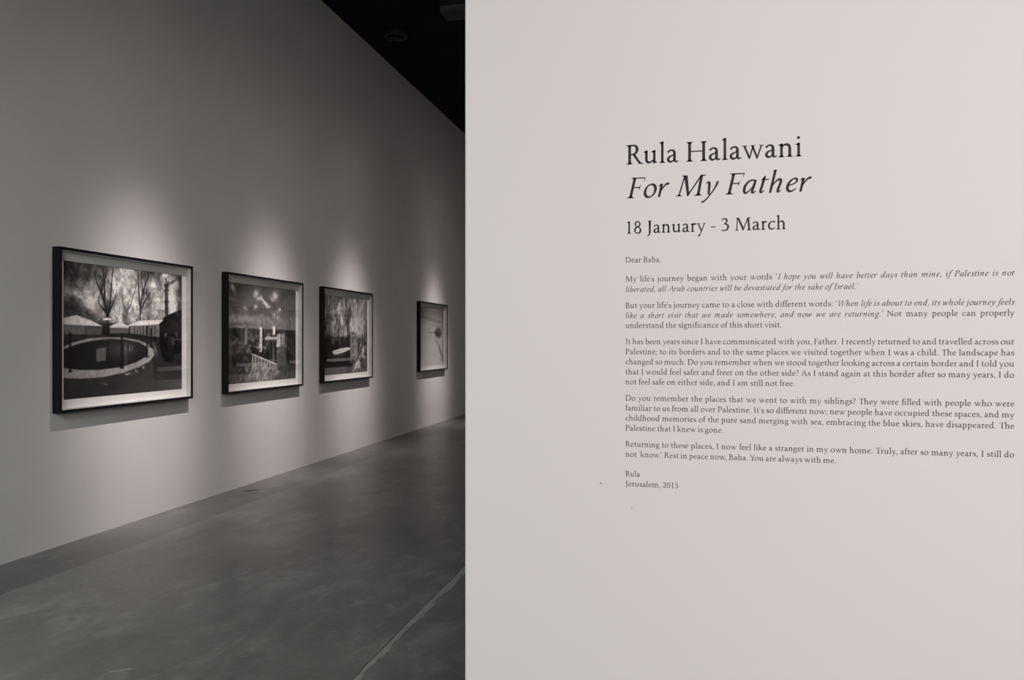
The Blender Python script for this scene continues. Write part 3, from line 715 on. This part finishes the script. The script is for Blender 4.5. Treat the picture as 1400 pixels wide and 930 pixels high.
# italics (drawn upright, then slanted)
SW = 66
OUT = lambda x: [(x, 150, SW), (x - 2, 70, 62), (x + 22, 24, 46), (x + 70, 42, 24), (x + 105, 88, 10)]
def istem(g, x, top, entry=True):
    g.cv([(x, top, SW), (x, 250, SW)] + OUT(x))
    if entry: g.cv([(x - 90, top - 90, 10), (x - 50, top - 40, 22), (x, top - 20, 40)])
    return g
istem(I('i', 256), 98, 430).dot(104, 600, 46)
istem(I('l', 256), 98, 700, False).p([(20, 680), (131, 712), (131, 660), (65, 660)])
IARCH = lambda x: [(x + 20, 220, 22), (x + 80, 330, 34), (x + 150, 405, 48), (x + 215, 400, 62), (x + 238, 320, SW), (x + 222, 200, SW)]
istart = lambda g, x: g.cv([(x, 420, SW), (x, 0, 58)]).cv([(x - 80, 340, 10), (x - 45, 388, 22), (x, 408, 40)])
g = istart(I('n', 500), 92); g.cv(IARCH(92) + OUT(310)[1:])
g = istart(I('m', 745), 92); g.cv(IARCH(92) + [(310, 0, 58)]).cv(IARCH(310) + OUT(540)[1:])
g = I('h', 490); g.cv([(92, 700, SW), (92, 0, 58)]).p([(15, 680), (125, 712), (125, 660), (60, 660)]).cv([(110, 220, 22), (172, 330, 34), (245, 405, 48), (310, 392, 62), (330, 310, SW), (312, 180, SW), (300, 80, 62), (318, 26, 46), (365, 42, 24), (400, 88, 10)])
g = istart(I('r', 372), 92); g.cv([(108, 200, 22), (165, 320, 34), (225, 400, 48), (270, 418, 62), (318, 402, 52)])
istem(I('u', 500), 92, 430); g = G[('i', 'u')]; g.cv([(92, 100, SW), (110, 36, 52), (160, 30, 40), (240, 110, 30), (318, 250, 22)]); g.cv([(340, 430, SW), (336, 250, SW)] + OUT(330))
I('o', 456).ar(228, 214, 158, 204, hi=72, lo=30, ph=25)
I('c', 385).cv([(330, 360, 54), (300, 402, 48), (235, 412, 36), (140, 360, 52), (78, 240, 70), (84, 110, 70), (145, 32, 54), (220, 28, 42), (295, 68, 28), (345, 120, 10)])
I('e', 395).cv([(100, 210, 22), (200, 235, 26), (290, 290, 36), (310, 350, 54), (280, 405, 44), (215, 410, 36), (130, 350, 52), (78, 230, 70), (86, 105, 70), (145, 32, 54), (220, 28, 42), (295, 68, 28), (345, 120, 10)])
AB = [(345, 395, 26), (260, 416, 34), (160, 375, 50), (88, 260, 68), (78, 130, 70), (112, 38, 54), (170, 30, 40), (250, 110, 28), (330, 240, 20)]
I('a', 485).cv(AB).cv([(350, 425, 50), (348, 330, SW), (338, 200, SW)] + OUT(330))
I('d', 495).cv(AB).cv([(355, 700, SW), (348, 330, SW), (338, 200, SW)] + OUT(330)).p([(280, 680), (388, 712), (388, 660), (325, 660)])
I('b', 455).cv([(96, 700, SW), (92, 180, SW), (104, 60, 56), (160, 20, 38), (260, 48, 48), (350, 160, 66), (362, 290, 70), (320, 388, 58), (250, 402, 44), (175, 330, 30), (112, 220, 20)]).p([(20, 680), (129, 712), (129, 660), (65, 660)])
I('p', 480).cv([(100, 430, SW), (100, -205, 60)]).cv([(20, 350, 10), (55, 395, 24), (100, 408, 40)]).ft(100, -222, 56, 60, 60).cv([(118, 240, 20), (185, 345, 34), (265, 408, 48), (340, 385, 62), (378, 280, 70), (356, 150, 68), (280, 45, 48), (200, 18, 36), (118, 40, 24)])
I('g', 440).ar(215, 270, 125, 145, hi=62, lo=28, ph=25).cv([(310, 370, 24), (370, 385, 32), (425, 385, 46)]).cv([(180, 130, 24), (125, 85, 32), (150, 40, 46), (260, 0, 56), (335, -60, 56), (310, -150, 46), (200, -205, 34), (90, -185, 42), (60, -120, 44), (110, -40, 30), (190, 10, 22)])
I('f', 270).cv([(370, 650, 56), (320, 695, 44), (255, 680, 46), (195, 580, 60), (150, 400, SW), (120, 150, SW), (100, -40, 60), (55, -160, 44), (-20, -215, 40), (-70, -190, 50)]).p([(50, 400), (260, 400), (270, 432), (70, 432)])
I('j', 245).cv([(100, 430, SW), (100, 100, SW), (92, -60, 58), (50, -160, 44), (-40, -215, 26)]).cv([(20, 350, 10), (55, 390, 22), (100, 410, 40)]).dot(106, 600, 46)
I('k', 450).cv([(92, 700, SW), (92, 0, 58)]).p([(15, 680), (125, 712), (125, 660), (60, 660)]).cv([(110, 200, 22), (190, 330, 34), (280, 405, 46), (330, 360, 56), (290, 260, 44), (170, 225, 26)]).cv([(190, 230, 40), (260, 120, 60), (320, 30, 52), (385, 45, 22), (415, 85, 10)])
I('s', 340).cv([(285, 345, 40), (255, 398, 36), (180, 410, 42), (112, 360, 62), (130, 285, 70), (205, 205, 72), (240, 115, 68), (195, 38, 50), (115, 20, 38), (50, 60, 46)])
I('t', 296).cv([(125, 530, 24), (112, 430, SW), (98, 200, SW)] + OUT(92)).p([(30, 400), (255, 400), (265, 432), (130, 432), (128, 530), (40, 420)])
I('v', 430).cv([(20, 360, 10), (60, 412, 36), (110, 370, 62), (125, 200, SW), (140, 20, 50)]).cv([(140, 5, 30), (240, 120, 34), (330, 260, 44), (350, 370, 60), (320, 425, 44)])
I('w', 650).cv([(20, 360, 10), (60, 412, 36), (110, 370, 62), (120, 200, SW), (132, 20, 50)]).cv([(132, 5, 30), (230, 160, 30), (330, 420, 34)]).cv([(330, 425, 50), (335, 250, SW), (348, 20, 50)]).cv([(348, 5, 30), (450, 120, 34), (545, 260, 44), (568, 370, 60), (540, 425, 44)])
I('y', 430).cv([(20, 360, 10), (60, 412, 36), (112, 370, 62), (140, 200, 62), (170, 20, 50)]).cv([(350, 430, 62), (345, 330, 52), (270, 120, 34), (170, -60, 32), (80, -180, 40), (0, -208, 48)])
g = I('F', 510); capst(g, 130, r=80, tr=0, w_=76); g.p([(130, 617), (430, 617), (430, 530), (448, 530), (458, 651), (130, 651)]).p([(168, 318), (335, 318), (345, 262), (362, 262), (368, 412), (352, 412), (335, 352), (168, 352)])
g = I('M', 850); g.dg(110, 0, 150, 651, 32).p([(120, 651), (232, 651), (404, 110), (392, -4), (366, -4)]).dg(380, 10, 660, 640, 36).p([(626, 651), (712, 651), (740, 0), (656, 0)]).ft(110, 0, 32, 72, 72).ft(698, 0, 76, 72, 72).p([(60, 651), (232, 651), (190, 600), (60, 633)]).p([(626, 651), (800, 651), (800, 633), (700, 605)])
g = I('I', 330); capst(g, 155, w_=76)
g = I('P', 540); capst(g, 130, tr=0, w_=76); g.cv([(130, 634, 34), (265, 638, 38), (392, 590, 64), (425, 475, 80), (375, 350, 60), (280, 298, 34), (195, 300, 20)])
g = I('A', 640); g.dg(30, 0, 400, 640, 34).p([(380, 660), (420, 672), (590, 0), (504, 0), (370, 600)]).p([(150, 212), (500, 212), (500, 246), (165, 246)]).ft(30, 0, 34, 66, 66).ft(547, 0, 80, 62, 62)
g = I('W', 930); g.p([(80, 651), (165, 651), (205, 90), (205, -8), (170, -8)]).dg(200, 10, 455, 640, 34).p([(420, 651), (500, 651), (545, 90), (545, -8), (510, -8)]).dg(540, 10, 850, 640, 34).p([(30, 651), (230, 651), (230, 633), (30, 633)]).p([(370, 651), (560, 651), (560, 633), (370, 633)]).p([(770, 651), (930, 651), (930, 633), (770, 633)])

KERN = {('T', 'h'): -70, ('f', 'i'): -30, ('Y', 'o'): -90, ('W', 'h'): -30, ('P', 'a'): -20, ('T', 'r'): -70, ('r', ','): -40, ('y', ','): -40, ('w', ','): -40, ('f', 'e'): -10, ('f', 'f'): -15, ('e', '\u2019'): -90, ('F', 'o'): -30, ('F', 'a'): -30,
        ('w', '.'): -30, ('.', '\u2019'): -60, ('g', '.'): 0, ('t', '\u2019'): -40}

def wall_x(px):
    u = (px - 700) / F_PX
    return TY * (-math.sin(TH) + u * math.cos(TH)) / (math.cos(TH) + u * math.sin(TH))
def wall_z(px, py):
    u = (px - 700) / F_PX
    return EYE + (467 - py) / F_PX * TY / (math.cos(TH) + u * math.sin(TH))
K855 = (math.cos(TH) + (855 - 700) / F_PX * math.sin(TH)) * F_PX / TY      # photo pixels per metre, vertically, at the text's left edge

def text_line(name, runs, x0, x1, z, em, mat, parent, justify, yplane=None, label=None):
    chars = [(st_, ch) for st_, txt in runs for ch in txt]
    adv = []
    for i, c in enumerate(chars):
        a = G[c].w
        if i + 1 < len(chars): a += KERN.get((c[1], chars[i + 1][1]), 0)
        adv.append(a)
    nat = sum(adv) * em / 1000; nsp = sum(1 for c in chars if c[1] == ' ')
    extra = (x1 - x0) - nat
    sp = 0; sx = 1.0
    if justify and nsp:
        sp = extra / nsp
        if sp < -0.05 * em: sx = (x1 - x0 + 0.05 * em * nsp) / nat; sp = ((x1 - x0) - nat * sx) / nsp
    else: sx = (x1 - x0) / nat
    V, Fc = [], []
    x = x0; s = em / 1000
    for (st_, ch), a in zip(chars, adv):
        g = G[(st_, ch)]
        for poly in g.P:
            n0 = len(V)
            for (a_, b_) in poly:
                xx = a_ + (SL * (b_ - 100) if g.it else 0)
                V.append((x + xx * s * sx, TY - 0.0006, z + b_ * s))
            Fc.append(tuple(range(n0, len(V))))
        x += a * s * sx + (sp if ch == ' ' else 0)
    ox, oy, oz = parent.location if parent else (0, 0, 0)
    V = [(a_ - ox, b_ - oy, c_ - oz) for a_, b_, c_ in V]
    me = bpy.data.meshes.new(name); me.from_pydata(V, [], Fc); me.update()
    me.materials.append(mat)
    o = bpy.data.objects.new(name, me); C.objects.link(o)
    if parent: o.parent = parent
    return o, nat / (x1 - x0)

XL = wall_x(854.9); XR = wall_x(1387.0)
def emp_at(name, py, label, cat='lettering'):
    return empty(name, (XL, TY, wall_z(855, py)), label, cat)

EMT, EMF, EMD, EMB = 40.3 / K855, 42.6 / K855, 26.0 / K855, 11.35 / K855
hd = emp_at('exhibition_title', 271.3, 'large dark two-line title lettering at the top of the text wall, second line in italics')
t1, r1 = text_line('title_line', [('r', 'Rula Halawani')], wall_x(855.4), wall_x(1097.6), wall_z(857, 225.1), EMT, M_INK, hd, False)
t2, r2 = text_line('title_line', [('i', 'For My Father')], wall_x(857.2), wall_x(1108.6), wall_z(857, 271.3), EMF, M_INK, hd, False)
t2['label'] = 'italic second line of the title'
dt = emp_at('exhibition_dates', 319.7, 'medium-sized line of dates between the large title and the letter')
d1, r3 = text_line('date_line', [('r', '18 January - 3 March')], wall_x(854.2), wall_x(1075.8), wall_z(857, 319.7), EMD, M_INK, dt, False)

q1, q2 = '\u2018', '\u2019'
BODY = [
    ('salutation', [(359.2, 904.3, 0, [('r', 'Dear Baba,')])]),
    ('paragraph', [(385.3, 0, 1, [('r', 'My life' + q2 + 's journey began with your words ' + q1), ('i', 'I hope you will have better days than mine, if Palestine is not')]),
                   (399.4, 1172.8, 1, [('i', 'liberated, all Arab countries will be devastated for the sake of Israel.' + q2)])]),
    ('paragraph', [(421.4, 0, 1, [('r', 'But your life' + q2 + 's journey came to a close with different words: ' + q1), ('i', 'When life is about to end, its whole journey feels')]),
                   (435.0, 0, 1, [('i', 'like a short visit that we made somewhere, and now we are returning.' + q2), ('r', ' Not many people can properly')]),
                   (448.5, 1069, 1, [('r', 'understand the significance of this short visit.')])]),
    ('paragraph', [(470.6, 0, 1, [('r', 'It has been years since I have communicated with you, Father. I recently returned to and travelled across our')]),
                   (484.4, 0, 1, [('r', 'Palestine; to its borders and to the same places we visited together when I was a child. The landscape has')]),
                   (498.2, 0, 1, [('r', 'changed so much. Do you remember when we stood together looking across a certain border and I told you')]),
                   (511.9, 0, 1, [('r', 'that I would feel safer and freer on the other side? As I stand again at this border after so many years, I do')]),
                   (525.5, 1087, 1, [('r', 'not feel safe on either side, and I am still not free.')])]),
    ('paragraph', [(547.6, 0, 1, [('r', 'Do you remember the places that we went to with my siblings? They were filled with people who were')]),
                   (561.3, 0, 1, [('r', 'familiar to us from all over Palestine. It' + q2 + 's so different now; new people have occupied these spaces, and my')]),
                   (575.0, 0, 1, [('r', 'childhood memories of the pure sand merging with sea, embracing the blue skies, have disappeared. The')]),
                   (588.6, 989.5, 1, [('r', 'Palestine that I knew is gone.')])]),
    ('paragraph', [(610.6, 0, 1, [('r', 'Returning to these places, I now feel like a stranger in my own home. Truly, after so many years, I still do')]),
                   (624.5, 1143.8, 1, [('r', 'not ' + q1 + 'know.' + q2 + ' Rest in peace now, Baba. You are always with me.')])]),
    ('signature', [(651.3, 875.3, 0, [('r', 'Rula')]), (664.9, 927.8, 0, [('r', 'Jerusalem, 2015')])]),
]
lt = emp_at('letter_text', 664.9, 'small dark grey block of letter paragraphs below the dates on the white wall')
for nm, lines in BODY:
    pz = wall_z(855, lines[0][0])
    par = bpy.data.objects.new(nm, None); C.objects.link(par); par.parent = lt
    par.empty_display_size = 0.05
    for (py, xr, ju, runs) in lines:
        o, rt = text_line('text_line', runs, XL, wall_x(xr) if xr else XR, wall_z(855, py), EMB, M_INK2, None, bool(ju))
        me = o.data
        ox, oy, oz = lt.location
        for v_ in me.vertices: v_.co = (v_.co.x - ox, v_.co.y - oy, v_.co.z - oz)
        o.parent = par
        print('LINE %.3f' % rt, runs[0][1][:20])
print('RATIOS', r1, r2, r3)

# two faint specks of dirt on the white wall
for px, py, rr_ in ((821.5, 661, .0020), (864, 694, .0010)):
    x, z = wall_x(px), wall_z(px, py)
    me_v = [(x + rr_ * math.cos(i), TY - 0.0005, z + rr_ * 1.3 * math.sin(i)) for i in [j * math.pi / 4 for j in range(8)]]
    s_ = mesh_obj('dirt_speck', me_v, [tuple(range(8))], M_SPECK, bpy.data.objects['wall_front'])
